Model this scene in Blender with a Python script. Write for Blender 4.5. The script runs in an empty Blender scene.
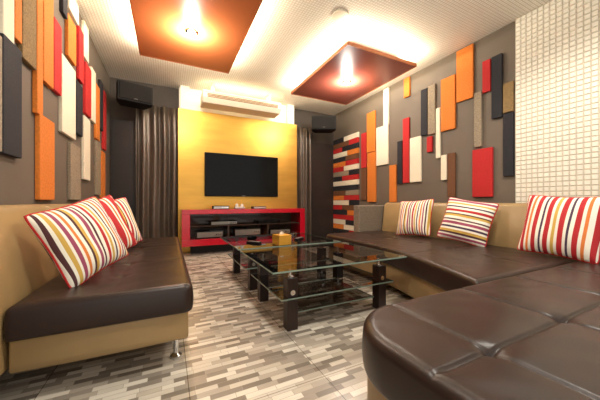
import bpy, bmesh, math, random
from mathutils import Vector, Matrix
random.seed(7)
scene = bpy.context.scene
scene.view_settings.view_transform = 'Standard'
scene.view_settings.look = 'None'
COL = scene.collection

# ------------------------------------------------------------------ helpers
def lin(c):
    out = []
    for v in c[:3]:
        v = v/255.0
        out.append(v/12.92 if v <= 0.04045 else ((v+0.055)/1.055)**2.4)
    return (out[0], out[1], out[2], 1.0)

def new_mat(name):
    m = bpy.data.materials.new(name)
    m.use_nodes = True
    nt = m.node_tree
    return m, nt, nt.nodes["Principled BSDF"]

def mat(name, col, rough=0.5, metal=0.0, var=0.12, scale=8.0, bump=0.0, bscale=200.0, spec=0.5, stretch=None, sheen=0.0, coat=0.0):
    m, nt, b = new_mat(name)
    c = lin(col)
    tc = nt.nodes.new("ShaderNodeTexCoord")
    mp = nt.nodes.new("ShaderNodeMapping")
    if stretch: mp.inputs["Scale"].default_value = stretch
    nt.links.new(tc.outputs["Object"], mp.inputs["Vector"])
    n = nt.nodes.new("ShaderNodeTexNoise")
    n.inputs["Scale"].default_value = scale
    n.inputs["Detail"].default_value = 4
    nt.links.new(mp.outputs[0], n.inputs["Vector"])
    r = nt.nodes.new("ShaderNodeValToRGB")
    r.color_ramp.elements[0].position = 0.3
    r.color_ramp.elements[1].position = 0.7
    r.color_ramp.elements[0].color = tuple(v*(1-var) for v in c[:3])+(1,)
    r.color_ramp.elements[1].color = tuple(min(1, v*(1+var)) for v in c[:3])+(1,)
    nt.links.new(n.outputs["Fac"], r.inputs[0])
    nt.links.new(r.outputs[0], b.inputs["Base Color"])
    b.inputs["Roughness"].default_value = rough
    b.inputs["Metallic"].default_value = metal
    b.inputs["Specular IOR Level"].default_value = spec
    b.inputs["Coat Weight"].default_value = coat
    if bump > 0:
        n2 = nt.nodes.new("ShaderNodeTexNoise")
        n2.inputs["Scale"].default_value = bscale
        n2.inputs["Detail"].default_value = 3
        nt.links.new(mp.outputs[0], n2.inputs["Vector"])
        bp = nt.nodes.new("ShaderNodeBump")
        bp.inputs["Strength"].default_value = bump
        bp.inputs["Distance"].default_value = 0.004
        nt.links.new(n2.outputs["Fac"], bp.inputs["Height"])
        nt.links.new(bp.outputs[0], b.inputs["Normal"])
    return m

def emit(name, col, s):
    m, nt, b = new_mat(name)
    b.inputs["Base Color"].default_value = (0.8, 0.8, 0.8, 1)
    b.inputs["Emission Color"].default_value = col
    b.inputs["Emission Strength"].default_value = s
    return m

def glass_mat(name, tint, gloss_rough=0.02, ior=1.75):
    m = bpy.data.materials.new(name); m.use_nodes = True
    nt = m.node_tree; nt.nodes.clear()
    o = nt.nodes.new("ShaderNodeOutputMaterial")
    mx = nt.nodes.new("ShaderNodeMixShader")
    t = nt.nodes.new("ShaderNodeBsdfTransparent"); t.inputs[0].default_value = tint
    g = nt.nodes.new("ShaderNodeBsdfGlossy"); g.inputs["Roughness"].default_value = gloss_rough
    f = nt.nodes.new("ShaderNodeFresnel")
    ge = nt.nodes.new("ShaderNodeNewGeometry")
    mr = nt.nodes.new("ShaderNodeMapRange"); mr.inputs[3].default_value = ior; mr.inputs[4].default_value = 1/ior
    nt.links.new(ge.outputs["Backfacing"], mr.inputs[0]); nt.links.new(mr.outputs[0], f.inputs[0])
    nt.links.new(f.outputs[0], mx.inputs[0])
    nt.links.new(t.outputs[0], mx.inputs[1]); nt.links.new(g.outputs[0], mx.inputs[2])
    nt.links.new(mx.outputs[0], o.inputs[0])
    return m

def link(o, parent=None):
    COL.objects.link(o)
    if parent is not None: o.parent = parent
    return o

def tag(o, label, cat, group=None):
    o["label"] = label; o["category"] = cat
    if group: o["group"] = group
    return o

def struct(o):
    o["kind"] = "structure"; return o

def empty(name, loc, label, cat, rz=0.0, group=None):
    e = bpy.data.objects.new(name, None)
    e.empty_display_size = 0.1
    e.location = loc; e.rotation_euler = (0, 0, rz)
    COL.objects.link(e)
    return tag(e, label, cat, group)

def from_bm(name, bm, m, parent=None, smooth=False, loc=None, bevel=0, seg=3):
    bmesh.ops.recalc_face_normals(bm, faces=bm.faces)
    me = bpy.data.meshes.new(name); bm.to_mesh(me); bm.free()
    if isinstance(m, (list, tuple)):
        for q in m: me.materials.append(q)
    elif m: me.materials.append(m)
    if smooth or bevel:
        for p in me.polygons: p.use_smooth = True
    o = bpy.data.objects.new(name, me)
    if loc is not None: o.location = loc
    link(o, parent)
    if bevel:
        md = o.modifiers.new("bevel", 'BEVEL'); md.width = bevel; md.segments = seg
        md.limit_method = 'ANGLE'; md.angle_limit = math.radians(40); md.harden_normals = True
    return o

def box(name, c0, c1, m, parent=None, bevel=0.0, seg=2, origin=None):
    c0 = Vector(c0); c1 = Vector(c1)
    cen = (c0+c1)/2; h = (c1-c0)/2
    bm = bmesh.new()
    bmesh.ops.create_cube(bm, size=2)
    for v in bm.verts: v.co = Vector((v.co.x*h.x, v.co.y*h.y, v.co.z*h.z))
    return from_bm(name, bm, m, parent, loc=cen, bevel=bevel, seg=seg)

def add_box(bm, c0, c1, mi=0):
    x0, y0, z0 = c0; x1, y1, z1 = c1
    vs = [bm.verts.new(p) for p in [(x0,y0,z0),(x1,y0,z0),(x1,y1,z0),(x0,y1,z0),(x0,y0,z1),(x1,y0,z1),(x1,y1,z1),(x0,y1,z1)]]
    for f in [(0,3,2,1),(4,5,6,7),(0,1,5,4),(1,2,6,5),(2,3,7,6),(3,0,4,7)]:
        fc = bm.faces.new([vs[i] for i in f]); fc.material_index = mi

def pane(name, pts, m, parent):
    bm = bmesh.new(); bm.faces.new([bm.verts.new(p) for p in pts])
    me = bpy.data.meshes.new(name); bm.to_mesh(me); bm.free(); me.materials.append(m)
    return link(bpy.data.objects.new(name, me), parent)

def lathe(name, prof, m, parent=None, loc=(0,0,0), n=28, axis='Z'):
    bm = bmesh.new(); rings = []
    for r, z in prof:
        ring = []
        for i in range(n):
            a = 2*math.pi*i/n
            p = Vector((r*math.cos(a), r*math.sin(a), z))
            if axis == 'Y': p = Vector((p.x, -p.z, p.y))
            ring.append(bm.verts.new(p))
        rings.append(ring)
    for a, b in zip(rings[:-1], rings[1:]):
        for i in range(n):
            bm.faces.new((a[i], a[(i+1)%n], b[(i+1)%n], b[i]))
    bm.faces.new(rings[0]); bm.faces.new(rings[-1])
    o = from_bm(name, bm, m, parent, smooth=True, loc=loc)
    o.data.set_sharp_from_angle(angle=math.radians(40))
    return o

def prism_y(name, poly, y0, y1, m, parent=None, bevel=0.03, seg=4, O=(0,0,0)):
    bm = bmesh.new()
    a = [bm.verts.new((x-O[0], y0-O[1], z-O[2])) for x, z in poly]
    b = [bm.verts.new((x-O[0], y1-O[1], z-O[2])) for x, z in poly]
    n = len(poly)
    bm.faces.new(a); bm.faces.new(b)
    for i in range(n): bm.faces.new((a[i], a[(i+1)%n], b[(i+1)%n], b[i]))
    return from_bm(name, bm, m, parent, bevel=bevel, seg=seg)

def slab(name, x0, x1, y0, y1, z0, z1, r, R, m, parent=None, O=(0,0,0), height=None, warp=None, step=0.02, bulge=0.0):
    """soft slab: R = corner radii (x0y0, x1y0, x0y1, x1y1), r = top roundover"""
    if not isinstance(R, (list, tuple)): R = (R,)*4
    def axis(a, b):
        offs = [0]+[r*k for k in (0.04,0.13,0.28,0.48,0.72,1.0)]
        inner = max(2, int((b-a-2*r)/step))
        L = [a+o for o in offs]
        L += [a+r+(b-a-2*r)*i/inner for i in range(1, inner)]
        L += [b-o for o in reversed(offs)]
        return L
    xs = axis(x0, x1); ys = axis(y0, y1)
    bm = bmesh.new(); G = []
    for i, x in enumerate(xs):
        row = []
        for j, y in enumerate(ys):
            left = x-x0 < x1-x; near = y-y0 < y1-y
            dx = min(x-x0, x1-x); dy = min(y-y0, y1-y)
            rr = R[(0 if left else 1)+(0 if near else 2)]
            px, py = x, y
            if dx < rr and dy < rr:
                d = Vector((rr-dx, rr-dy)); mm = max(d.x, d.y)
                if d.length > 1e-6: d = d*(mm/d.length)
                px = (x0+rr-d.x) if left else (x1-rr+d.x)
                py = (y0+rr-d.y) if near else (y1-rr+d.y)
            e = min(dx, dy); q = min(e, r)
            z = z1-r+math.sqrt(max(0, r*r-(r-q)**2))
            if height: z += height(px, py)*min(1, e/0.07)
            row.append(bm.verts.new((px, py, z)))
        G.append(row)
    nx, ny = len(xs), len(ys)
    for i in range(nx-1):
        for j in range(ny-1):
            bm.faces.new((G[i][j], G[i+1][j], G[i+1][j+1], G[i][j+1]))
    loop = [G[i][0] for i in range(nx)]+[G[nx-1][j] for j in range(1, ny)]+[G[i][ny-1] for i in range(nx-2, -1, -1)]+[G[0][j] for j in range(ny-2, 0, -1)]
    n = len(loop)
    base = [v.co.copy() for v in loop]
    norms = []
    for i in range(n):
        t = base[(i+1)%n]-base[i-1]
        nn = Vector((t.y, -t.x, 0)); norms.append(nn.normalized() if nn.length > 0 else nn)
    prev = loop
    top = z1-r
    prof = [(0.75, 0.7), (0.5, 1.0), (0.25, 0.7), (0.06, 0.0), (0.0, -0.6)]
    for f, bl in prof:
        off = bulge*bl if bulge else (0 if bl >= 0 else -0.006)
        ring = [bm.verts.new((base[i].x+norms[i].x*off, base[i].y+norms[i].y*off, z0+(top-z0)*f)) for i in range(n)]
        for i in range(n): bm.faces.new((prev[i], prev[(i+1)%n], ring[(i+1)%n], ring[i]))
        prev = ring
    bm.faces.new(prev)
    for v in bm.verts:
        if warp: v.co.x, v.co.y = warp(v.co.x, v.co.y)
        v.co -= Vector(O)
    return from_bm(name, bm, m, parent, smooth=True)

def seams(xl, yl, pts, d=0.012, w=0.007, pd=0.028, ps=0.05, crown=0.0, soft=0.5):
    def h(x, y):
        z = 0
        for a in xl: z -= d*(math.exp(-((x-a)/w)**2)+soft*math.exp(-((x-a)/0.04)**2))
        for a in yl: z -= d*(math.exp(-((y-a)/w)**2)+soft*math.exp(-((y-a)/0.04)**2))
        for a, b in pts:
            q = (x-a)**2+(y-b)**2
            z -= pd*math.exp(-q/ps**2)
        z += 0.0014*math.sin(x*23+math.sin(y*17)*1.3)*math.sin(y*19+x*7)
        return z+crown
    return h

# ------------------------------------------------------------------ room numbers
H0 = 0.85
XL, XR, YB, ZC = -0.83, 3.40, 5.13, 2.83
F = 267.0; CS, SN = math.cos(math.atan(132/F)), math.sin(math.atan(132/F))
def wall_point(px, py, X):
    u = (px-300)/F; v = (202-py)/F
    dx = SN+CS*u; dy = CS-SN*u
    t = X/dx
    return dy*t, H0+v*t

# ------------------------------------------------------------------ materials
M_wall = mat("wall_taupe_paint", (100, 89, 77), 0.7, var=0.05, scale=3, bump=0.1, bscale=120)
M_wall_back = mat("wall_back_paint", (66, 58, 52), 0.7, var=0.06)
M_wall_dark = mat("baseboard_dark_paint", (40, 36, 34), 0.7, var=0.08)
M_white = mat("white_plaster", (246, 242, 230), 0.5, var=0.02)
M_tile = mat("white_relief_tile", (230, 225, 211), 0.55, var=0.02)
M_grout = mat("relief_recess", (198, 190, 172), 0.8, var=0.03)
M_tan = mat("tan_leather", (146, 120, 80), 0.42, var=0.06, scale=5, bump=0.12, bscale=260)
M_brown = mat("espresso_leather", (42, 29, 24), 0.33, var=0.08, scale=6, bump=0.12, bscale=300, spec=0.36)
M_arm = mat("woven_grey_fabric", (120, 106, 90), 0.85, var=0.5, scale=70, bump=0.5, bscale=200)
M_chrome = mat("chrome", (215, 215, 215), 0.12, metal=1, var=0.02)
M_legwood = mat("dark_wenge_wood", (40, 24, 19), 0.35, var=0.3, scale=14, stretch=(8, 8, 0.6))
M_black = mat("black_plastic", (10, 9, 9), 0.6, var=0.1, spec=0.25)
M_blackgloss = mat("black_screen", (4, 4, 5), 0.15, var=0.02, spec=0.15)
M_red_gloss = mat("red_lacquer", (172, 14, 36), 0.18, var=0.03, coat=0.3)
M_gold = mat("gold_satin_wallpaper", (206, 160, 76), 0.38, metal=0.9, var=0.08, scale=1.6, bump=0.12, bscale=50, stretch=(1, 1, 6))
M_curtain = mat("satin_curtain", (92, 80, 69), 0.32, metal=0.35, var=0.1, scale=4, spec=0.9)
M_panel_o = mat("ceiling_panel_copper", (180, 100, 56), 0.3, var=0.05, scale=2)
M_panel_r = mat("ceiling_panel_mahogany", (130, 68, 54), 0.3, var=0.05, scale=2)
M_rim = mat("ceiling_panel_edge", (166, 94, 50), 0.35, var=0.04)
M_silver = mat("silver_plastic", (176, 174, 170), 0.3, metal=0.5, var=0.05)
M_badge = mat("speaker_badge", (90, 88, 86), 0.6, var=0.05)
M_ac = mat("cream_plastic", (232, 223, 202), 0.4, var=0.02)
M_acd = mat("bronze_louvre", (146, 118, 86), 0.4, var=0.05)
M_acrylic = mat("clear_cup", (220, 215, 205), 0.15, var=0.02)
M_goldbox = mat("brass_box", (206, 150, 52), 0.3, metal=0.5, var=0.05)
M_paper = mat("tissue_paper", (226, 220, 206), 0.8, var=0.03)
M_edge = mat("polished_glass_edge", (120, 138, 126), 0.15, var=0.05)
M_glass = glass_mat("smoked_glass", (0.40, 0.38, 0.355, 1), ior=1.9)
M_glass2 = glass_mat("cabinet_glass", (0.72, 0.70, 0.67, 1), ior=1.5)
M_clear = glass_mat("clear_glass", (0.95, 0.95, 0.95, 1), ior=1.5)
FAB = {
 'o': mat("orange_felt", (206, 116, 38), 0.85, var=0.16, scale=70, bump=0.6, bscale=260),
 'r': mat("red_felt", (176, 28, 28), 0.85, var=0.14, scale=70, bump=0.6, bscale=260),
 'w': mat("cream_felt", (226, 216, 192), 0.85, var=0.08, scale=70, bump=0.6, bscale=260),
 'k': mat("charcoal_felt", (28, 27, 33), 0.85, var=0.2, scale=70, bump=0.6, bscale=260),
 'g': mat("olive_tweed_felt", (128, 104, 66), 0.9, var=0.4, scale=110, bump=0.7, bscale=300),
 's': mat("grey_felt", (140, 126, 106), 0.9, var=0.28, scale=90, bump=0.6, bscale=300),
 'b': mat("brown_felt", (104, 66, 38), 0.85, var=0.16, scale=70, bump=0.6, bscale=260),
}
FNAME = {'o': 'orange', 'r': 'red', 'w': 'cream', 'k': 'charcoal', 'g': 'olive tweed', 's': 'grey', 'b': 'brown'}

def floor_mat():
    m, nt, b = new_mat("mosaic_plank_floor")
    tc = nt.nodes.new("ShaderNodeTexCoord")
    br = nt.nodes.new("ShaderNodeTexBrick")
    br.offset = 0.37; br.offset_frequency = 2; br.squash = 0.7; br.squash_frequency = 3
    br.inputs["Scale"].default_value = 1.0
    br.inputs["Color1"].default_value = (0, 0, 0, 1); br.inputs["Color2"].default_value = (1, 1, 1, 1)
    br.inputs["Mortar"].default_value = (0.35, 0.35, 0.35, 1)
    br.inputs["Mortar Size"].default_value = 0.001
    br.inputs["Brick Width"].default_value = 0.14; br.inputs["Row Height"].default_value = 0.032
    nt.links.new(tc.outputs["Object"], br.inputs["Vector"])
    r = nt.nodes.new("ShaderNodeValToRGB"); r.color_ramp.interpolation = 'CONSTANT'
    cols = [(124,115,104), (184,175,160), (152,143,131), (212,205,191), (138,129,118), (196,188,174), (170,161,147)]
    e = r.color_ramp.elements
    e[0].position = 0; e[0].color = lin(cols[0]); e[1].position = 1/7; e[1].color = lin(cols[1])
    for i in range(2, 7):
        q = e.new(i/7); q.color = lin(cols[i])
    nt.links.new(br.outputs["Color"], r.inputs[0])
    n = nt.nodes.new("ShaderNodeTexNoise"); n.inputs["Scale"].default_value = 9; n.inputs["Detail"].default_value = 6
    mp = nt.nodes.new("ShaderNodeMapping"); mp.inputs["Scale"].default_value = (1.5, 12, 1)
    nt.links.new(tc.outputs["Object"], mp.inputs[0]); nt.links.new(mp.outputs[0], n.inputs["Vector"])
    mr = nt.nodes.new("ShaderNodeMapRange"); mr.inputs[3].default_value = 0.84; mr.inputs[4].default_value = 1.12
    nt.links.new(n.outputs["Fac"], mr.inputs[0])
    mu = nt.nodes.new("ShaderNodeMix"); mu.data_type = 'RGBA'; mu.blend_type = 'MULTIPLY'; mu.inputs[0].default_value = 1
    nt.links.new(r.outputs[0], mu.inputs[6]); nt.links.new(mr.outputs[0], mu.inputs[7])
    b2 = nt.nodes.new("ShaderNodeTexBrick"); b2.offset = 0
    b2.inputs["Scale"].default_value = 1; b2.inputs["Brick Width"].default_value = 0.6; b2.inputs["Row Height"].default_value = 0.6
    b2.inputs["Mortar Size"].default_value = 0.002
    b2.inputs["Color1"].default_value = (1,1,1,1); b2.inputs["Color2"].default_value = (1,1,1,1); b2.inputs["Mortar"].default_value = (0.4,0.38,0.35,1)
    nt.links.new(tc.outputs["Object"], b2.inputs["Vector"])
    m2 = nt.nodes.new("ShaderNodeMix"); m2.data_type = 'RGBA'; m2.blend_type = 'MULTIPLY'; m2.inputs[0].default_value = 1
    nt.links.new(mu.outputs[2], m2.inputs[6]); nt.links.new(b2.outputs["Color"], m2.inputs[7])
    nt.links.new(m2.outputs[2], b.inputs["Base Color"])
    b.inputs["Roughness"].default_value = 0.26
    return m

def ceil_mat():
    m, nt, b = new_mat("perforated_ceiling")
    tc = nt.nodes.new("ShaderNodeTexCoord")
    br = nt.nodes.new("ShaderNodeTexBrick"); br.offset = 0
    br.inputs["Scale"].default_value = 1
    br.inputs["Brick Width"].default_value = 0.030; br.inputs["Row Height"].default_value = 0.030
    br.inputs["Mortar Size"].default_value = 0.004; br.inputs["Mortar Smooth"].default_value = 0.4
    br.inputs["Color1"].default_value = lin((242,238,228)); br.inputs["Color2"].default_value = lin((237,232,221))
    br.inputs["Mortar"].default_value = lin((206,197,180))
    nt.links.new(tc.outputs["Object"], br.inputs["Vector"])
    nt.links.new(br.outputs["Color"], b.inputs["Base Color"])
    b.inputs["Roughness"].default_value = 0.6
    return m

def stripe_mat(name, pal, size, seed=0):
    m, nt, b = new_mat(name)
    tc = nt.nodes.new("ShaderNodeTexCoord")
    sp = nt.nodes.new("ShaderNodeSeparateXYZ"); nt.links.new(tc.outputs["Object"], sp.inputs[0])
    ma = nt.nodes.new("ShaderNodeMath"); ma.operation = 'MULTIPLY_ADD'
    ma.inputs[1].default_value = 1/size; ma.inputs[2].default_value = 0.5
    nt.links.new(sp.outputs[0], ma.inputs[0])
    fr = nt.nodes.new("ShaderNodeMath"); fr.operation = 'FRACT'; nt.links.new(ma.outputs[0], fr.inputs[0])
    r = nt.nodes.new("ShaderNodeValToRGB"); r.color_ramp.interpolation = 'CONSTANT'
    tot = sum(w for w, c in pal); e = r.color_ramp.elements; p = 0
    for i, (w, c) in enumerate(pal):
        if i == 0: e[0].position = 0; e[0].color = lin(c)
        elif i == 1: e[1].position = p/tot; e[1].color = lin(c)
        else:
            q = e.new(p/tot); q.color = lin(c)
        p += w
    nt.links.new(fr.outputs[0], r.inputs[0]); nt.links.new(r.outputs[0], b.inputs["Base Color"])
    b.inputs["Roughness"].default_value = 0.8
    n = nt.nodes.new("ShaderNodeTexNoise"); n.inputs["Scale"].default_value = 350
    nt.links.new(tc.outputs["Object"], n.inputs["Vector"])
    bp = nt.nodes.new("ShaderNodeBump"); bp.inputs["Strength"].default_value = 0.25; bp.inputs["Distance"].default_value = 0.002
    nt.links.new(n.outputs["Fac"], bp.inputs["Height"]); nt.links.new(bp.outputs[0], b.inputs["Normal"])
    return m

# ------------------------------------------------------------------ shell
Y0 = -0.6
M_floor = floor_mat()
struct(box("floor", (XL-0.1, Y0, -0.1), (XR+0.1, YB+0.1, 0), M_floor))
struct(box("ceiling", (XL-0.1, Y0, ZC), (XR+0.1, YB+0.1, ZC+0.1), ceil_mat()))
struct(box("wall_left", (XL-0.1, Y0, 0), (XL, YB, ZC), M_wall))
struct(box("wall_right", (XR, Y0, 0), (XR+0.1, YB, ZC), M_wall))
struct(box("wall_back", (XL-0.1, YB, 0), (XR+0.1, YB+0.1, ZC), M_wall_back))
struct(box("baseboard_left", (XL, Y0, 0), (XL+0.015, YB-0.016, 0.09), M_wall_dark))
struct(box("baseboard_right", (XR-0.015, Y0, 0), (XR, YB-0.016, 0.09), M_wall_dark))
struct(box("baseboard_back", (XL, YB-0.015, 0), (XR, YB, 0.09), M_wall_dark))

# relief tiled wall
bm = bmesh.new()
ye = 1.56
add_box(bm, (3.375, Y0, 0), (XR, ye, ZC-0.002), 1)
p = 0.048
ny = int((ye-Y0)/p); nz = int(ZC/p)
for i in range(ny):
    for k in range(nz):
        a = ye-0.004-(i+1)*p+0.004; z = ZC-0.006-(k+1)*p+0.004
        if z < 0.6: continue
        x0 = 3.375; w = p-0.008; s = 0.003; d = 0.008
        v = [bm.verts.new(q) for q in [(x0,a,z),(x0,a+w,z),(x0,a+w,z+w),(x0,a,z+w),(x0-d,a+s,z+s),(x0-d,a+w-s,z+s),(x0-d,a+w-s,z+w-s),(x0-d,a+s,z+w-s)]]
        for f in [(4,5,6,7),(0,1,5,4),(1,2,6,5),(2,3,7,6),(3,0,4,7)]: bm.faces.new([v[t] for t in f])
struct(from_bm("wall_relief", bm, [M_tile, M_grout]))

# back wall features
struct(box("trim_1", (0.17, 5.03, 0), (2.35, YB, ZC), M_white))
struct(box("trim_2", (0.19, 4.95, 2.44), (0.33, 5.03, ZC), M_white))
struct(box("trim_3", (2.17, 4.95, 2.44), (2.31, 5.03, ZC), M_white))
struct(box("wall_gold", (0.15, 4.93, 0.0), (2.37, 5.03, 2.43), M_gold, bevel=0.004))
struct(box("door_1", (2.72, 5.09, 0.0), (3.35, YB, 2.15), mat("dark_door", (40, 34, 32), 0.4, var=0.1)))
struct(box("door_2", (-0.80, 5.09, 0.0), (-0.47, YB, 2.15), mat("dark_door_leaf", (36, 31, 30), 0.4, var=0.1)))

# ------------------------------------------------------------------ curtains
def curtain(name, x0, x1, y, z0, z1, folds, label, amp=0.045):
    bm = bmesh.new(); N = folds*16; K = 14; g = []
    for k in range(K+1):
        z = z0+(z1-z0)*k/K; row = []
        for i in range(N+1):
            t = i/N
            a = amp*(0.75+0.35*math.sin(t*9+k*0.15))*math.sin(t*folds*2*math.pi+0.25*math.sin(k*0.5))
            row.append(bm.verts.new((x0+(x1-x0)*t-(x0+x1)/2, a, z-z0)))
        g.append(row)
    for k in range(K):
        for i in range(N): bm.faces.new((g[k][i], g[k][i+1], g[k+1][i+1], g[k+1][i]))
    o = from_bm(name, bm, M_curtain, smooth=True, loc=((x0+x1)/2, y, z0))
    md = o.modifiers.new("solid", 'SOLIDIFY'); md.thickness = 0.004
    return tag(o, label, "curtain")
curtain("curtain", -0.46, 0.13, 4.97, 0.02, 2.42, 4, "dark bronze satin curtain hanging beside the gold wall")
curtain("curtain", 2.40, 2.72, 4.97, 0.02, 2.40, 3, "narrow dark satin curtain beside the gold wall and door")

# ------------------------------------------------------------------ striped slat panel
bm = bmesh.new(); keys = list(FAB.keys())
cols1 = "rwkrobkrskwrkwrbokrwkrs"; cols2 = "kowrkrwobkwksrokwrbkwrk"
rows = 20; z = 0.16; hh = (2.24-0.16)/rows
for k in range(rows):
    brk = 4.22+(0.42 if k%2 else 0.30)+0.12*((k*7)%3)/2
    add_box(bm, (3.365, 4.222, z+0.003), (3.40, brk-0.003, z+hh-0.003), keys.index(cols1[k]))
    add_box(bm, (3.365, brk+0.003, z+0.003), (3.40, 5.10, z+hh-0.003), keys.index(cols2[k]))
    z += hh
tag(from_bm("striped_wall_panel", bm, [FAB[k] for k in keys]), "wall panel of multicoloured horizontal felt slats, red, cream, black", "wall panel")

# ------------------------------------------------------------------ felt panels
right = [
 (361,366,133,168,'r'), (366.5,375,112,152,'o'), (367,375.5,152.5,202,'o'), (361,366,168.5,200,'b'),
 (376,388,126,165,'w'), (383,388.5,87,125,'w'), (389,396,165,202,'o'), (397,402,141,184,'k'),
 (402.5,409,118,183,'r'), (403.5,409.5,75,97,'o'), (409.5,421,137,182,'w'),
 (420.5,427,89,135.5,'k'), (427.5,435,85,134,'s'), (426.5,432,136.5,152,'r'),
 (435.5,440,108,158,'w'), (440.5,455,77,130,'o'), (440.5,446.5,155,180,'w'), (447,455,153,197,'b'),
 (456,473,42,100,'o'), (473.5,481.5,92,147,'s'), (482,490.5,60,92,'r'), (491,502,55,118,'k'),
 (472,492.5,148.5,197,'r'), (502.5,513.5,82,112,'g'), (502.5,513.5,113,176,'k'),
]
def wallset(lst, Xw, th, side):
    Xf = Xw+side*th
    for (x0, x1, y0, y1, c) in lst:
        ya, _ = wall_point(x0, 200, Xf); yb, _ = wall_point(x1, 200, Xf)
        xm = (x0+x1)/2
        _, zt = wall_point(xm, y0, Xf); _, zb = wall_point(xm, y1, Xf)
        zt = min(zt, ZC-0.02)
        o = box("acoustic_panel", (min(Xw, Xf), min(ya, yb)+0.002, zb), (max(Xw, Xf), max(ya, yb)-0.002, zt), FAB[c], bevel=0.006, seg=2)
        tall = "tall " if zt-zb > 0.6 else "short "
        tag(o, tall+FNAME[c]+" felt-covered rectangular acoustic panel mounted on the taupe wall", "wall panel", "felt acoustic panels")
wallset(right, XR, 0.03, -1)
left = [
 (-12,3,30,150,'s'), (3.5,22.5,42,156,'k'), (3.5,15,-60,40,'w'), (15.5,22.5,-60,41,'o'), (23,37,-30,64,'g'),
 (37.5,43.5,-40,115,'o'), (40,55,118,200,'o'), (44,54,-20,85,'o'), (54.5,62,22,93,'r'), (63.5,68,-20,16,'k'),
 (62.5,76,62.5,136,'w'), (68.5,76.5,20,61,'o'), (70,79,-20,17,'w'), (71,81,145,200,'s'),
 (77,83,84,135,'k'), (79.5,84,30,82,'r'), (84.5,89,25,60,'w'), (84.5,90.5,118,180,'w'), (86,91.5,66,116,'r'),
 (92,96,70,122,'w'), (96.5,100,86,140,'o'), (100.5,103.5,82,130,'k'), (104,106.5,92,150,'r'), (97,101,142,195,'s'), (102,105.5,152,198,'o'),
]
wallset(left, XL, 0.03, 1)

# ------------------------------------------------------------------ ceiling panels
LAMP = emit("lamp_glow", (1, 0.95, 0.86, 1), 60)
def ceil_panel(x0, x1, y0, y1, m, label):
    cx, cy = (x0+x1)/2, (y0+y1)/2
    e = empty("ceiling_panel", (cx, cy, 2.65), label, "ceiling panel")
    hx, hy = (x1-x0)/2, (y1-y0)/2
    box("board", (-hx, -hy, 0), (hx, hy, 0.035), m, e, bevel=0.004)
    bm = bmesh.new(); w = 0.01
    add_box(bm, (-hx-w, -hy-w, -0.003), (hx+w, -hy, 0.038)); add_box(bm, (-hx-w, hy, -0.003), (hx+w, hy+w, 0.038))
    add_box(bm, (-hx-w, -hy, -0.003), (-hx, hy, 0.038)); add_box(bm, (hx, -hy, -0.003), (hx+w, hy, 0.038))
    from_bm("rim", bm, M_rim, e)
    for sx in (-1, 1):
        for sy in (-1, 1):
            box("hanger", (sx*hx*0.5-0.015, sy*hy*0.5-0.015, 0.035), (sx*hx*0.5+0.015, sy*hy*0.5+0.015, ZC-2.65), M_white, e)
    lathe("spotlight_ring", [(0.045, -0.001), (0.062, -0.001), (0.062, -0.010), (0.046, -0.014)], M_chrome, e)
    lathe("spotlight_lens", [(0.001, -0.046), (0.018, -0.043), (0.034, -0.032), (0.043, -0.016), (0.044, -0.002), (0.001, -0.002)], LAMP, e)
    return e
ceil_panel(-0.30, 0.75, 2.29, 3.79, M_panel_o, "copper orange lacquered suspended ceiling panel with spotlight and glowing edge")
ceil_panel(1.85, 2.95, 2.50, 4.05, M_panel_r, "mahogany red suspended ceiling panel with spotlight and glowing edge")

e = empty("ceiling_speaker", (1.64, 2.35, ZC), "round cream ceiling speaker set in the white ceiling", "ceiling speaker")
lathe("trim_ring", [(0.07, 0), (0.09, 0), (0.088, -0.012), (0.07, -0.014)], M_ac, e)
lathe("grille", [(0.001, -0.010), (0.069, -0.008), (0.069, 0), (0.001, 0)], mat("beige_grille", (180, 162, 130), 0.7, var=0.2, scale=120), e)

# ------------------------------------------------------------------ air conditioner
e = empty("air_conditioner", (1.18, 4.72, 2.475), "long cream ceiling-hung air conditioner with bronze louvre above the gold wall", "air conditioner")
bm = bmesh.new()
prof = [(-0.20, 0.07), (-0.13, 0.0), (0.17, 0.0), (0.17, 0.20), (-0.17, 0.20), (-0.20, 0.17)]
a = [bm.verts.new((-0.68, y, z)) for y, z in prof]; b = [bm.verts.new((0.68, y, z)) for y, z in prof]
bm.faces.new(a); bm.faces.new(b)
for i in range(6): bm.faces.new((a[i], a[(i+1)%6], b[(i+1)%6], b[i]))
from_bm("body", bm, M_ac, e, bevel=0.012)
for k in range(3):
    box("louvre", (-0.61, -0.212, 0.074+k*0.022), (0.61, -0.2005, 0.089+k*0.022), M_acd, e, bevel=0.003)
box("front_strip", (-0.64, -0.207, 0.148), (0.64, -0.2005, 0.158), M_silver, e)
for sx in (-0.5, 0.5): box("bracket", (sx-0.02, -0.1, 0.2005), (sx+0.02, 0.1, ZC-2.475), M_ac, e)

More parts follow.
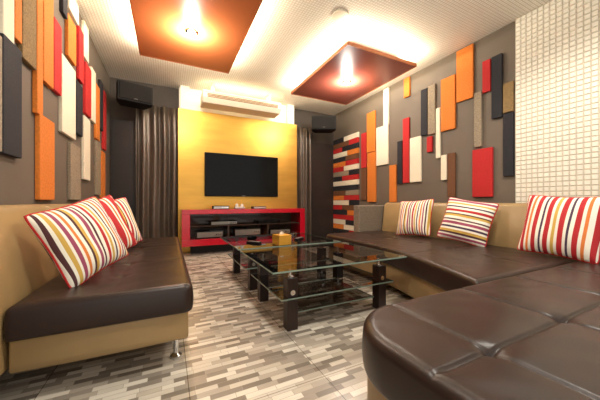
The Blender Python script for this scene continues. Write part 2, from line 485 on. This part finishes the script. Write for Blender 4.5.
# ------------------------------------------------------------------ wall speakers
def speaker(loc, rz, label, w=0.44):
    e = empty("loudspeaker", loc, label, "loudspeaker", rz=rz)
    bm = bmesh.new(); hw = w/2; bw = hw*0.72
    pts = [(-hw, -0.15), (hw, -0.15), (hw, -0.02), (bw, 0.15), (-bw, 0.15), (-hw, -0.02)]
    a = [bm.verts.new((x, y, 0)) for x, y in pts]; b = [bm.verts.new((x, y, 0.27)) for x, y in pts]
    bm.faces.new(a); bm.faces.new(b)
    for i in range(6): bm.faces.new((a[i], a[(i+1)%6], b[(i+1)%6], b[i]))
    from_bm("cabinet", bm, M_black, e, bevel=0.012)
    g = mat("speaker_mesh", (24, 22, 21), 0.8, var=0.5, scale=160, spec=0.2)
    box("grille", (-hw+0.02, -0.168, 0.02), (hw-0.02, -0.1505, 0.25), g, e, bevel=0.012)
    box("badge", (-0.022, -0.1695, 0.035), (0.022, -0.1682, 0.045), M_badge, e)
    L = (YB-loc[1])/math.cos(rz)-0.03
    box("bracket", (-0.02, 0.1505, 0.12), (0.02, L, 0.16), M_badge, e)
    return e
speaker((-0.45, 4.62, 2.28), math.radians(14), "black loudspeaker on a wall arm above the dark curtain")
speaker((2.80, 4.60, 2.27), math.radians(-28), "black loudspeaker on a wall arm near the striped panel", 0.48)

# ------------------------------------------------------------------ television
e = empty("television", (1.252, 4.93, 0.95), "large black flat-screen television mounted on the gold wall", "television")
box("casing", (-0.68, -0.055, 0.0), (0.68, -0.0005, 0.768), M_black, e, bevel=0.008)
box("screen", (-0.665, -0.0585, 0.025), (0.665, -0.0552, 0.755), M_blackgloss, e)
box("badge", (-0.03, -0.0575, 0.008), (0.03, -0.0552, 0.015), M_silver, e)

# ------------------------------------------------------------------ console
cx0, cx1, cy0, cy1 = 0.19, 2.33, 4.50, 4.925
e = empty("media_console", ((cx0+cx1)/2, (cy0+cy1)/2, 0.0), "red lacquered low media console with dark glass front under the television", "cabinet")
hx, hy = (cx1-cx0)/2, (cy1-cy0)/2
M_inner = mat("console_interior", (84, 64, 56), 0.5, var=0.1)
box("top_panel", (-hx, -hy, 0.655), (hx, hy, 0.73), M_red_gloss, e, bevel=0.004)
box("bottom_panel", (-hx, -hy, 0.15), (hx, hy, 0.255), M_red_gloss, e, bevel=0.004)
box("side_panel", (-hx, -hy, 0.2555), (-hx+0.12, hy, 0.6545), M_red_gloss, e, bevel=0.003)
box("side_panel", (hx-0.10, -hy, 0.2555), (hx, hy, 0.6545), M_red_gloss, e, bevel=0.003)
box("back_panel", (-hx+0.121, hy-0.015, 0.256), (hx-0.101, hy, 0.654), M_inner, e)
box("shelf", (-hx+0.121, -hy+0.05, 0.45), (hx-0.101, hy-0.016, 0.462), M_inner, e)
for dx in (-0.35, 0.35): box("divider", (dx-0.01, -hy+0.05, 0.256), (dx+0.01, hy-0.016, 0.4495), M_inner, e)
box("plinth", (-hx+0.15, -hy+0.22, 0.0), (hx-0.15, hy, 0.1495), M_wall_dark, e)
for i, (a, b) in enumerate(((-hx+0.125, -0.36), (-0.35, 0.35), (0.36, hx-0.105))):
    yy = -hy+0.008
    pane("glass_door", [(a, yy, 0.259), (b, yy, 0.259), (b, yy, 0.651), (a, yy, 0.651)], M_glass2, e)
def device(name, c, w, d, h, label, cat, face=M_silver):
    o = empty(name, c, label, cat)
    box("casing", (-w/2, -d/2, 0), (w/2, d/2, h), M_black, o, bevel=0.004)
    box("face_plate", (-w/2+0.01, -d/2-0.004, h*0.15), (w/2-0.01, -d/2-0.0003, h*0.85), face, o)
    for k in range(3):
        lathe("knob", [(0.010, -0.012), (0.010, 0.0)], M_chrome, o, loc=(w/2-0.04-0.035*k, -d/2-0.017, h*0.5), n=14, axis='Y')
    return o
device("amplifier", (0.62, 4.72, 0.2555), 0.42, 0.28, 0.12, "silver-faced stereo amplifier inside the console", "amplifier")
device("amplifier", (1.25, 4.72, 0.2555), 0.46, 0.28, 0.14, "black and silver stereo amplifier inside the console", "amplifier")
device("karaoke_player", (1.86, 4.72, 0.2555), 0.40, 0.28, 0.10, "silver karaoke player inside the console", "media player")
device("karaoke_mixer", (0.85, 4.72, 0.4625), 0.44, 0.26, 0.07, "slim silver mixer on the console shelf", "mixer")
device("disc_player", (1.65, 4.72, 0.4625), 0.42, 0.26, 0.06, "slim disc player on the console shelf", "media player", M_black)
device("set_top_box", (0.80, 4.66, 0.7305), 0.26, 0.16, 0.055, "small dark set-top box on the red console", "set-top box")
o = empty("microphone_charger", (1.12, 4.66, 0.7305), "silver rounded microphone charging dock on the red console", "charger")
box("dock", (-0.09, -0.06, 0), (0.09, 0.06, 0.035), M_silver, o, bevel=0.012, seg=3)
for sx in (-0.045, 0.045):
    lathe("socket", [(0.026, 0.0355), (0.03, 0.06), (0.02, 0.085), (0.001, 0.09)], M_acrylic, o, loc=(sx, 0, 0), n=20)
device("receiver_box", (1.47, 4.66, 0.7305), 0.24, 0.15, 0.04, "flat black wireless receiver on the red console", "receiver")

# ------------------------------------------------------------------ left sofa
O = (-0.32, 2.58, 0.0)
e = empty("sofa", O, "tan leather sofa with brown tufted seat against the panelled wall", "sofa")
ya, yb = 1.50, 3.66
slab("base", -0.60, 0.105, ya+0.012, yb-0.012, 0.135, 0.278, 0.01, 0.04, M_tan, e, O=O, step=0.2)
hs = seams([-0.24], [2.22, 2.94], [(-0.24, 1.86), (-0.24, 2.22), (-0.24, 2.58), (-0.24, 2.94), (-0.24, 3.3)], d=0.006, pd=0.014, ps=0.035)
slab("seat", -0.60, 0.12, ya, yb, 0.278, 0.422, 0.036, (0.02, 0.05, 0.02, 0.05), M_brown, e, O=O, height=hs, bulge=0.004, step=0.013)
prof = [(-0.605, 0.135), (-0.605, 0.40), (-0.665, 0.80), (-0.70, 0.835), (-0.775, 0.835), (-0.785, 0.135)]
L = [(1.48, 2.215), (2.217, 2.943), (2.945, 3.68)]
for a, b in L: prism_y("backrest", prof, a, b, M_tan, e, bevel=0.022, seg=4, O=O)
for lx, ly in ((0.04, ya+0.12), (0.04, yb-0.12), (-0.73, ya+0.10), (-0.73, yb-0.12)):
    lathe("leg", [(0.028, 0), (0.03, 0.010), (0.014, 0.025), (0.013, 0.11), (0.03, 0.12), (0.032, 0.1348)], M_chrome, e, loc=(lx-O[0], ly-O[1], 0), n=20)

# ------------------------------------------------------------------ right sofa
O = (2.2, 1.5, 0.0)
e = empty("sectional_sofa", O, "large L-shaped sofa, brown tufted leather seat, tan base and backrest", "sofa")
XBK = 2.90; xf0 = 1.55
def warp(x, y):
    t = max(0, min(1, (y-0.86)/1.3)); front = 1.50+0.37*(1-(1-t)**1.6)
    return (XBK-(XBK-x)*(XBK-front)/(XBK-xf0), y)
hs = seams([2.25], [1.60, 2.34], [(2.25, 1.24), (2.25, 1.60), (2.25, 1.97), (2.25, 2.34), (2.25, 2.7)], d=0.006, pd=0.014, ps=0.035)
slab("seat", xf0, XBK, 0.872, 3.10, 0.27, 0.422, 0.036, (0.02, 0.01, 0.16, 0.05), M_brown, e, O=O, height=hs, warp=warp, bulge=0.004, step=0.015)
slab("base", xf0+0.03, XBK, 0.872, 3.07, 0.07, 0.268, 0.01, (0.02, 0.01, 0.14, 0.05), M_tan, e, O=O, warp=warp, step=0.15)
sx_l = [0.84, 1.30, 1.80, 2.3]
hc = seams(sx_l, [0.45], [(q, 0.45) for q in sx_l], d=0.010, w=0.006, pd=0.014, ps=0.03, soft=0.35)
ztop = 0.424
slab("chaise_seat", 0.575, XBK, 0.0, 0.862, 0.27, ztop, 0.038, (0.24, 0.02, 0.26, 0.01), M_brown, e, O=O, height=hc, step=0.006, bulge=0.004)
slab("chaise_base", 0.605, XBK, 0.03, 0.862, 0.07, 0.268, 0.01, (0.22, 0.02, 0.24, 0.01), M_tan, e, O=O, step=0.1)
for q in sx_l:
    lathe("button", [(0.016, 0), (0.015, 0.004), (0.009, 0.008), (0.001, 0.009)], M_brown, e, loc=(q-O[0], 0.45-O[1], ztop+hc(q, 0.45)), n=18)
prof = [(2.905, 0.10), (2.905, 0.42), (2.955, 0.80), (2.99, 0.84), (3.15, 0.84), (3.17, 0.10)]
for a, b in ((0.0, 0.86), (0.862, 1.60), (1.602, 2.34), (2.342, 3.09)):
    prism_y("backrest", prof, a, b, M_tan, e, bevel=0.025, seg=4, O=O)
bx = box("end_panel", (2.50-O[0], 3.11-O[1], 0.10), (3.17-O[0], 3.25-O[1], 0.80), M_arm, e, bevel=0.02, seg=3)
bx["label"] = "grey woven fabric end panel"
for lx, ly in ((1.95, 2.95), (1.62, 1.2), (2.8, 2.95), (0.85, 0.25), (0.85, 0.65), (2.8, 0.2), (1.8, 0.3)):
    lathe("leg", [(0.03, 0), (0.03, 0.0695)], M_chrome, e, loc=(lx-O[0], ly-O[1], 0), n=16)

# ------------------------------------------------------------------ cushions
W=(236,230,214); R_=(176,30,36); OR=(214,118,52); BR=(78,40,42); MU=(200,162,74); PK=(150,66,92); NV=(70,46,70)
palA = [(1.2,W),(0.8,BR),(0.7,W),(1,MU),(0.6,W),(1,PK),(0.7,W),(0.8,OR),(1,W),(0.7,BR),(0.9,MU),(0.9,W),(1.1,PK),(0.6,W),(0.7,BR),(1,W),(1.1,R_),(0.6,W),(0.9,MU),(0.8,W),(0.7,NV),(0.9,W),(0.9,OR),(0.7,W),(0.8,PK),(0.8,W),(0.8,BR),(0.6,W),(1,MU),(1.1,W)]
palB = [(1.6,W),(1.5,R_),(0.8,W),(1,OR),(1,W),(1.6,R_),(1.2,W),(0.7,NV),(0.8,W),(1.6,R_),(1,W),(1,MU),(1,W),(1.6,R_),(1,W),(0.7,NV),(1.2,W),(1.6,R_),(0.9,W),(1,OR),(1.4,W),(1.5,R_),(1.2,W)]
palR = [(1.2,W),(3.4,R_),(1,W),(0.8,OR),(0.8,W),(3.4,R_),(1,W),(0.6,NV),(1,W),(3.2,R_),(0.8,W),(0.8,OR),(1,W),(3,R_),(1.2,W)]
palC = [(1.6,W),(1,PK),(0.8,W),(1,BR),(1.2,MU),(1,W),(1,NV),(1,W),(1.4,PK),(0.8,W),(0.8,BR),(1.3,W),(1.2,MU),(0.6,BR),(1,W),(1.4,R_),(1.1,W),(0.8,NV),(1,W),(1,MU),(0.8,W),(1.2,PK),(1.6,W)]
def pillow(cen, nrm, roll, s, th, pal, label, mname):
    n = Vector(nrm).normalized(); z = Vector((0, 0, 1))
    y = (z-n*n.dot(z)).normalized(); x = y.cross(n)
    Rm = Matrix((x, y, n)).transposed() @ Matrix.Rotation(math.radians(roll), 3, 'Z')
    N = 28; bm = bmesh.new(); F_ = []; B_ = []
    def P(u, v, sg):
        px = u*s/2*(1-0.09*(1-v*v)); py = v*s/2*(1-0.09*(1-u*u))
        k = 1-0.05*(u*u*v*v)**3
        t = ((1-abs(u)**2.6)*(1-abs(v)**2.6))**0.55*th/2
        t += 0.005*math.sin(u*7+v*4)*(1-u*u)*(1-v*v)
        return Vector((px*k, py*k, sg*max(t, 0)))
    for i in range(N+1):
        fr, br = [], []
        for j in range(N+1):
            u = math.sin((i/N-0.5)*math.pi); v = math.sin((j/N-0.5)*math.pi)
            a = bm.verts.new(P(u, v, 1)); fr.append(a)
            br.append(a if (i in (0, N) or j in (0, N)) else bm.verts.new(P(u, v, -1)))
        F_.append(fr); B_.append(br)
    for i in range(N):
        for j in range(N):
            bm.faces.new((F_[i][j], F_[i+1][j], F_[i+1][j+1], F_[i][j+1]))
            bm.faces.new((B_[i][j], B_[i][j+1], B_[i+1][j+1], B_[i+1][j]))
    o = from_bm("throw_pillow", bm, stripe_mat(mname, pal, s), smooth=True, loc=cen)
    o.rotation_euler = Rm.to_euler()
    tag(o, label, "cushion")
    cu = []
    for k in range(4):
        for q in range(16):
            w = -1+2*q/16
            uv = [(w, -1), (1, w), (-w, 1), (-1, -w)][k]
            cu.append(P(uv[0], uv[1], 1))
    bm = bmesh.new(); rings = []; M_ = len(cu); rr = 0.006
    for i, c in enumerate(cu):
        t = (cu[(i+1)%M_]-cu[i-1]).normalized(); s1 = t.cross(Vector((0, 0, 1))).normalized()
        rings.append([bm.verts.new(c+rr*(math.cos(a)*s1+math.sin(a)*Vector((0, 0, 1)))) for a in [2*math.pi*g/6 for g in range(6)]])
    for i in range(M_):
        for g in range(6):
            bm.faces.new((rings[i][g], rings[i][(g+1)%6], rings[(i+1)%M_][(g+1)%6], rings[(i+1)%M_][g]))
    from_bm("piping", bm, FAB['r'], o, smooth=True)
    return o
pillow((-0.42, 1.88, 0.645), (0.76, -0.54, 0.34), 15, 0.43, 0.18, palA, "large striped cushion with red piping leaning on the tan sofa", "stripe_a")
pillow((-0.43, 2.38, 0.650), (0.74, -0.58, 0.32), 16, 0.45, 0.15, palR, "wide red-striped cushion behind the large one", "stripe_b")
pillow((-0.42, 2.86, 0.655), (0.76, -0.56, 0.30), 8, 0.46, 0.16, palC, "pale striped cushion at the far end of the tan sofa", "stripe_c")
pillow((2.76, 2.36, 0.655), (-0.93, -0.12, 0.30), 4, 0.47, 0.17, palA, "multicolour vertical striped cushion against the tan backrest", "stripe_d")
pillow((2.74, 1.70, 0.655), (-0.88, -0.25, 0.32), 80, 0.47, 0.17, palC, "pale cushion with horizontal stripes against the tan backrest", "stripe_e")
pillow((2.72, 0.96, 0.665), (-0.94, 0.02, 0.28), -3, 0.50, 0.18, palB, "red and cream vertical striped cushion near the sofa corner", "stripe_f")

# ------------------------------------------------------------------ coffee tables
def table(x0, x1, y0, y1, label):
    cx, cy = (x0+x1)/2, (y0+y1)/2
    e = empty("coffee_table", (cx, cy, 0), label, "coffee table", group="glass coffee tables")
    hx, hy = (x1-x0)/2, (y1-y0)/2
    def edge_band(name, ax, ay, z0, z1):
        bm = bmesh.new(); t = 0.0015
        add_box(bm, (-ax-t, -ay-t, z0), (ax+t, -ay, z1)); add_box(bm, (-ax-t, ay, z0), (ax+t, ay+t, z1))
        add_box(bm, (-ax-t, -ay, z0), (-ax, ay, z1)); add_box(bm, (ax, -ay, z0), (ax+t, ay, z1))
        from_bm(name, bm, M_edge, e)
    def sheet(name, ax, ay, z):
        pane(name, [(-ax, -ay, z), (ax, -ay, z), (ax, ay, z), (-ax, ay, z)], M_glass, e)
    sheet("glass_top", hx, hy, 0.422); edge_band("polished_edge", hx, hy, 0.411, 0.422)
    bm = bmesh.new(); w = 0.06
    add_box(bm, (-hx+.004, -hy+.004, 0.4085), (hx-.004, -hy+w, 0.4105)); add_box(bm, (-hx+.004, hy-w, 0.4085), (hx-.004, hy-.004, 0.4105))
    add_box(bm, (-hx+.004, -hy+w, 0.4085), (-hx+w, hy-w, 0.4105)); add_box(bm, (hx-w, -hy+w, 0.4085), (hx-.004, hy-w, 0.4105))
    from_bm("top_border", bm, M_blackgloss, e)
    sheet("glass_shelf", hx-0.08, hy-0.06, 0.223); edge_band("polished_edge", hx-0.08, hy-0.06, 0.213, 0.223)
    sheet("lower_glass_shelf", hx-0.22, hy-0.13, 0.098); edge_band("polished_edge", hx-0.22, hy-0.13, 0.09, 0.098)
    lx, ly = hx-0.17, hy-0.12
    for sx in (-1, 1):
        for sy in (-1, 1):
            ox = sx*lx; oy = sy*ly
            box("leg", (ox-0.038, oy-0.038, 0.0), (ox+0.038, oy+0.038, 0.345), M_legwood, e, bevel=0.003)
            lathe("connector", [(0.024, 0.3455), (0.024, 0.352), (0.015, 0.356), (0.015, 0.398), (0.034, 0.401), (0.034, 0.408)], M_chrome, e, loc=(ox, oy, 0), n=20)
            if sy < 0: lathe("shelf_bolt", [(0.010, -0.02), (0.018, -0.014), (0.018, 0.0)], M_chrome, e, loc=(ox, oy-0.039, 0.25), n=14, axis='Y')
    return e
table(0.57, 1.69, 1.52, 2.34, "smoked glass coffee table with shelves and dark wood block legs")
table(0.57, 1.69, 2.42, 3.34, "second smoked glass coffee table butted to the first")

o = empty("tissue_box", (1.03, 2.50, 0.4225), "brass-coloured tissue box with paper tissue on the glass table", "tissue box", rz=0.15)
box("box_body", (-0.07, -0.07, 0), (0.07, 0.07, 0.10), M_goldbox, o, bevel=0.004)
bm = bmesh.new(); g = []
for i in range(9):
    row = []
    for j in range(7):
        t = j/6
        row.append(bm.verts.new(((i/8-0.5)*(0.06-0.03*t), 0.010*math.sin(i*1.6)*(0.3+t), 0.1005+0.035*t*(1-0.4*abs(i/4-1)))))
    g.append(row)
for i in range(8):
    for j in range(6): bm.faces.new((g[i][j], g[i+1][j], g[i+1][j+1], g[i][j+1]))
from_bm("tissue", bm, M_paper, o, smooth=True)
def ashtray(x, y, label):
    a = lathe("ashtray", [(0.04, 0), (0.055, 0.01), (0.06, 0.035), (0.052, 0.036), (0.045, 0.012), (0.001, 0.010)], M_blackgloss, loc=(x, y, 0.4225))
    tag(a, label, "ashtray", "round ashtrays")
ashtray(0.85, 2.95, "round black ashtray on the glass table")
def remote(x, y, rz, label):
    a = empty("remote_control", (x, y, 0.4225), label, "remote control", rz=rz)
    box("body", (-0.022, -0.085, 0), (0.022, 0.085, 0.018), M_black, a, bevel=0.005)
    bm = bmesh.new()
    for i in range(3):
        for j in range(7): add_box(bm, (-0.015+0.011*i, -0.07+0.019*j, 0.0182), (-0.008+0.011*i, -0.059+0.019*j, 0.0205))
    from_bm("buttons", bm, M_silver, a)
remote(0.80, 2.70, 0.6, "black remote control on the glass table"); remote(1.35, 2.75, -0.9, "black remote control beside the tissue box")
def tumbler(x, y):
    a = lathe("tumbler", [(0.026, 0), (0.034, 0.09), (0.031, 0.09), (0.024, 0.006), (0.001, 0.006)], M_clear, loc=(x, y, 0.4225))
    tag(a, "clear upright drinking glass on the glass table", "glass", "drinking glasses")
for x, y in ((1.20, 2.62), (1.28, 2.74), (1.18, 2.82)): tumbler(x, y)

# ------------------------------------------------------------------ lights
def area(name, loc, sx, sy, power, col, rot=(0, 0, 0)):
    l = bpy.data.lights.new(name, 'AREA'); l.shape = 'RECTANGLE'; l.size = sx; l.size_y = sy
    l.energy = power; l.color = col
    o = bpy.data.objects.new(name, l); o.location = loc; o.rotation_euler = rot; COL.objects.link(o); return o
WARM = (1.0, 0.86, 0.63); SOFT = (1.0, 0.93, 0.82)
def cove(x0, x1, y0, y1, pw):
    z = 2.71; cx, cy = (x0+x1)/2, (y0+y1)/2; tl = math.radians(140)
    area("cove_light", (x0+0.05, cy, z), 0.03, y1-y0, pw*(y1-y0), WARM, (0, tl, 0))
    area("cove_light", (x1-0.05, cy, z), 0.03, y1-y0, pw*(y1-y0), WARM, (0, -tl, 0))
    area("cove_light", (cx, y0+0.05, z), x1-x0, 0.03, pw*(x1-x0), WARM, (-tl, 0, 0))
    area("cove_light", (cx, y1-0.05, z), x1-x0, 0.03, pw*(x1-x0), WARM, (tl, 0, 0))
cove(-0.30, 0.75, 2.29, 3.79, 11)
cove(1.85, 2.95, 2.50, 4.05, 11)
def point(loc, power, size=0.03):
    l = bpy.data.lights.new("panel_lamp", 'POINT'); l.energy = power; l.color = SOFT; l.shadow_soft_size = size
    o = bpy.data.objects.new("panel_lamp", l); o.location = loc; COL.objects.link(o)
point((0.225, 3.04, 2.54), 66); point((2.40, 3.275, 2.54), 66)
def spot(loc, power, ang=150, col=SOFT, size=0.05):
    l = bpy.data.lights.new("fill_spot", 'SPOT'); l.energy = power; l.color = col
    l.spot_size = math.radians(ang); l.spot_blend = 0.6; l.shadow_soft_size = size
    o = bpy.data.objects.new("fill_spot", l); o.location = loc; COL.objects.link(o); return o
spot((0.3, 0.9, 2.75), 125, size=0.12); spot((2.2, 0.9, 2.75), 125, size=0.12)  # unseen spots added above the near area as general fill, no fixtures modelled
area("feature_strip", (1.26, 4.66, 2.78), 1.6, 0.05, 8, WARM, (math.radians(20), 0, 0))
w = bpy.data.worlds.new("world"); scene.world = w; w.use_nodes = True
bg = w.node_tree.nodes["Background"]; bg.inputs[0].default_value = (1.0, 0.94, 0.86, 1); bg.inputs[1].default_value = 1.45

# ------------------------------------------------------------------ camera
cam = bpy.data.cameras.new("camera"); cam.sensor_width = 36; cam.lens = F/600*36
cam.shift_y = 2/600; cam.clip_start = 0.02
co = bpy.data.objects.new("camera", cam); co.location = (0, 0, H0)
co.rotation_euler = (math.radians(90), 0, -math.atan(132/F)); COL.objects.link(co)
scene.camera = co
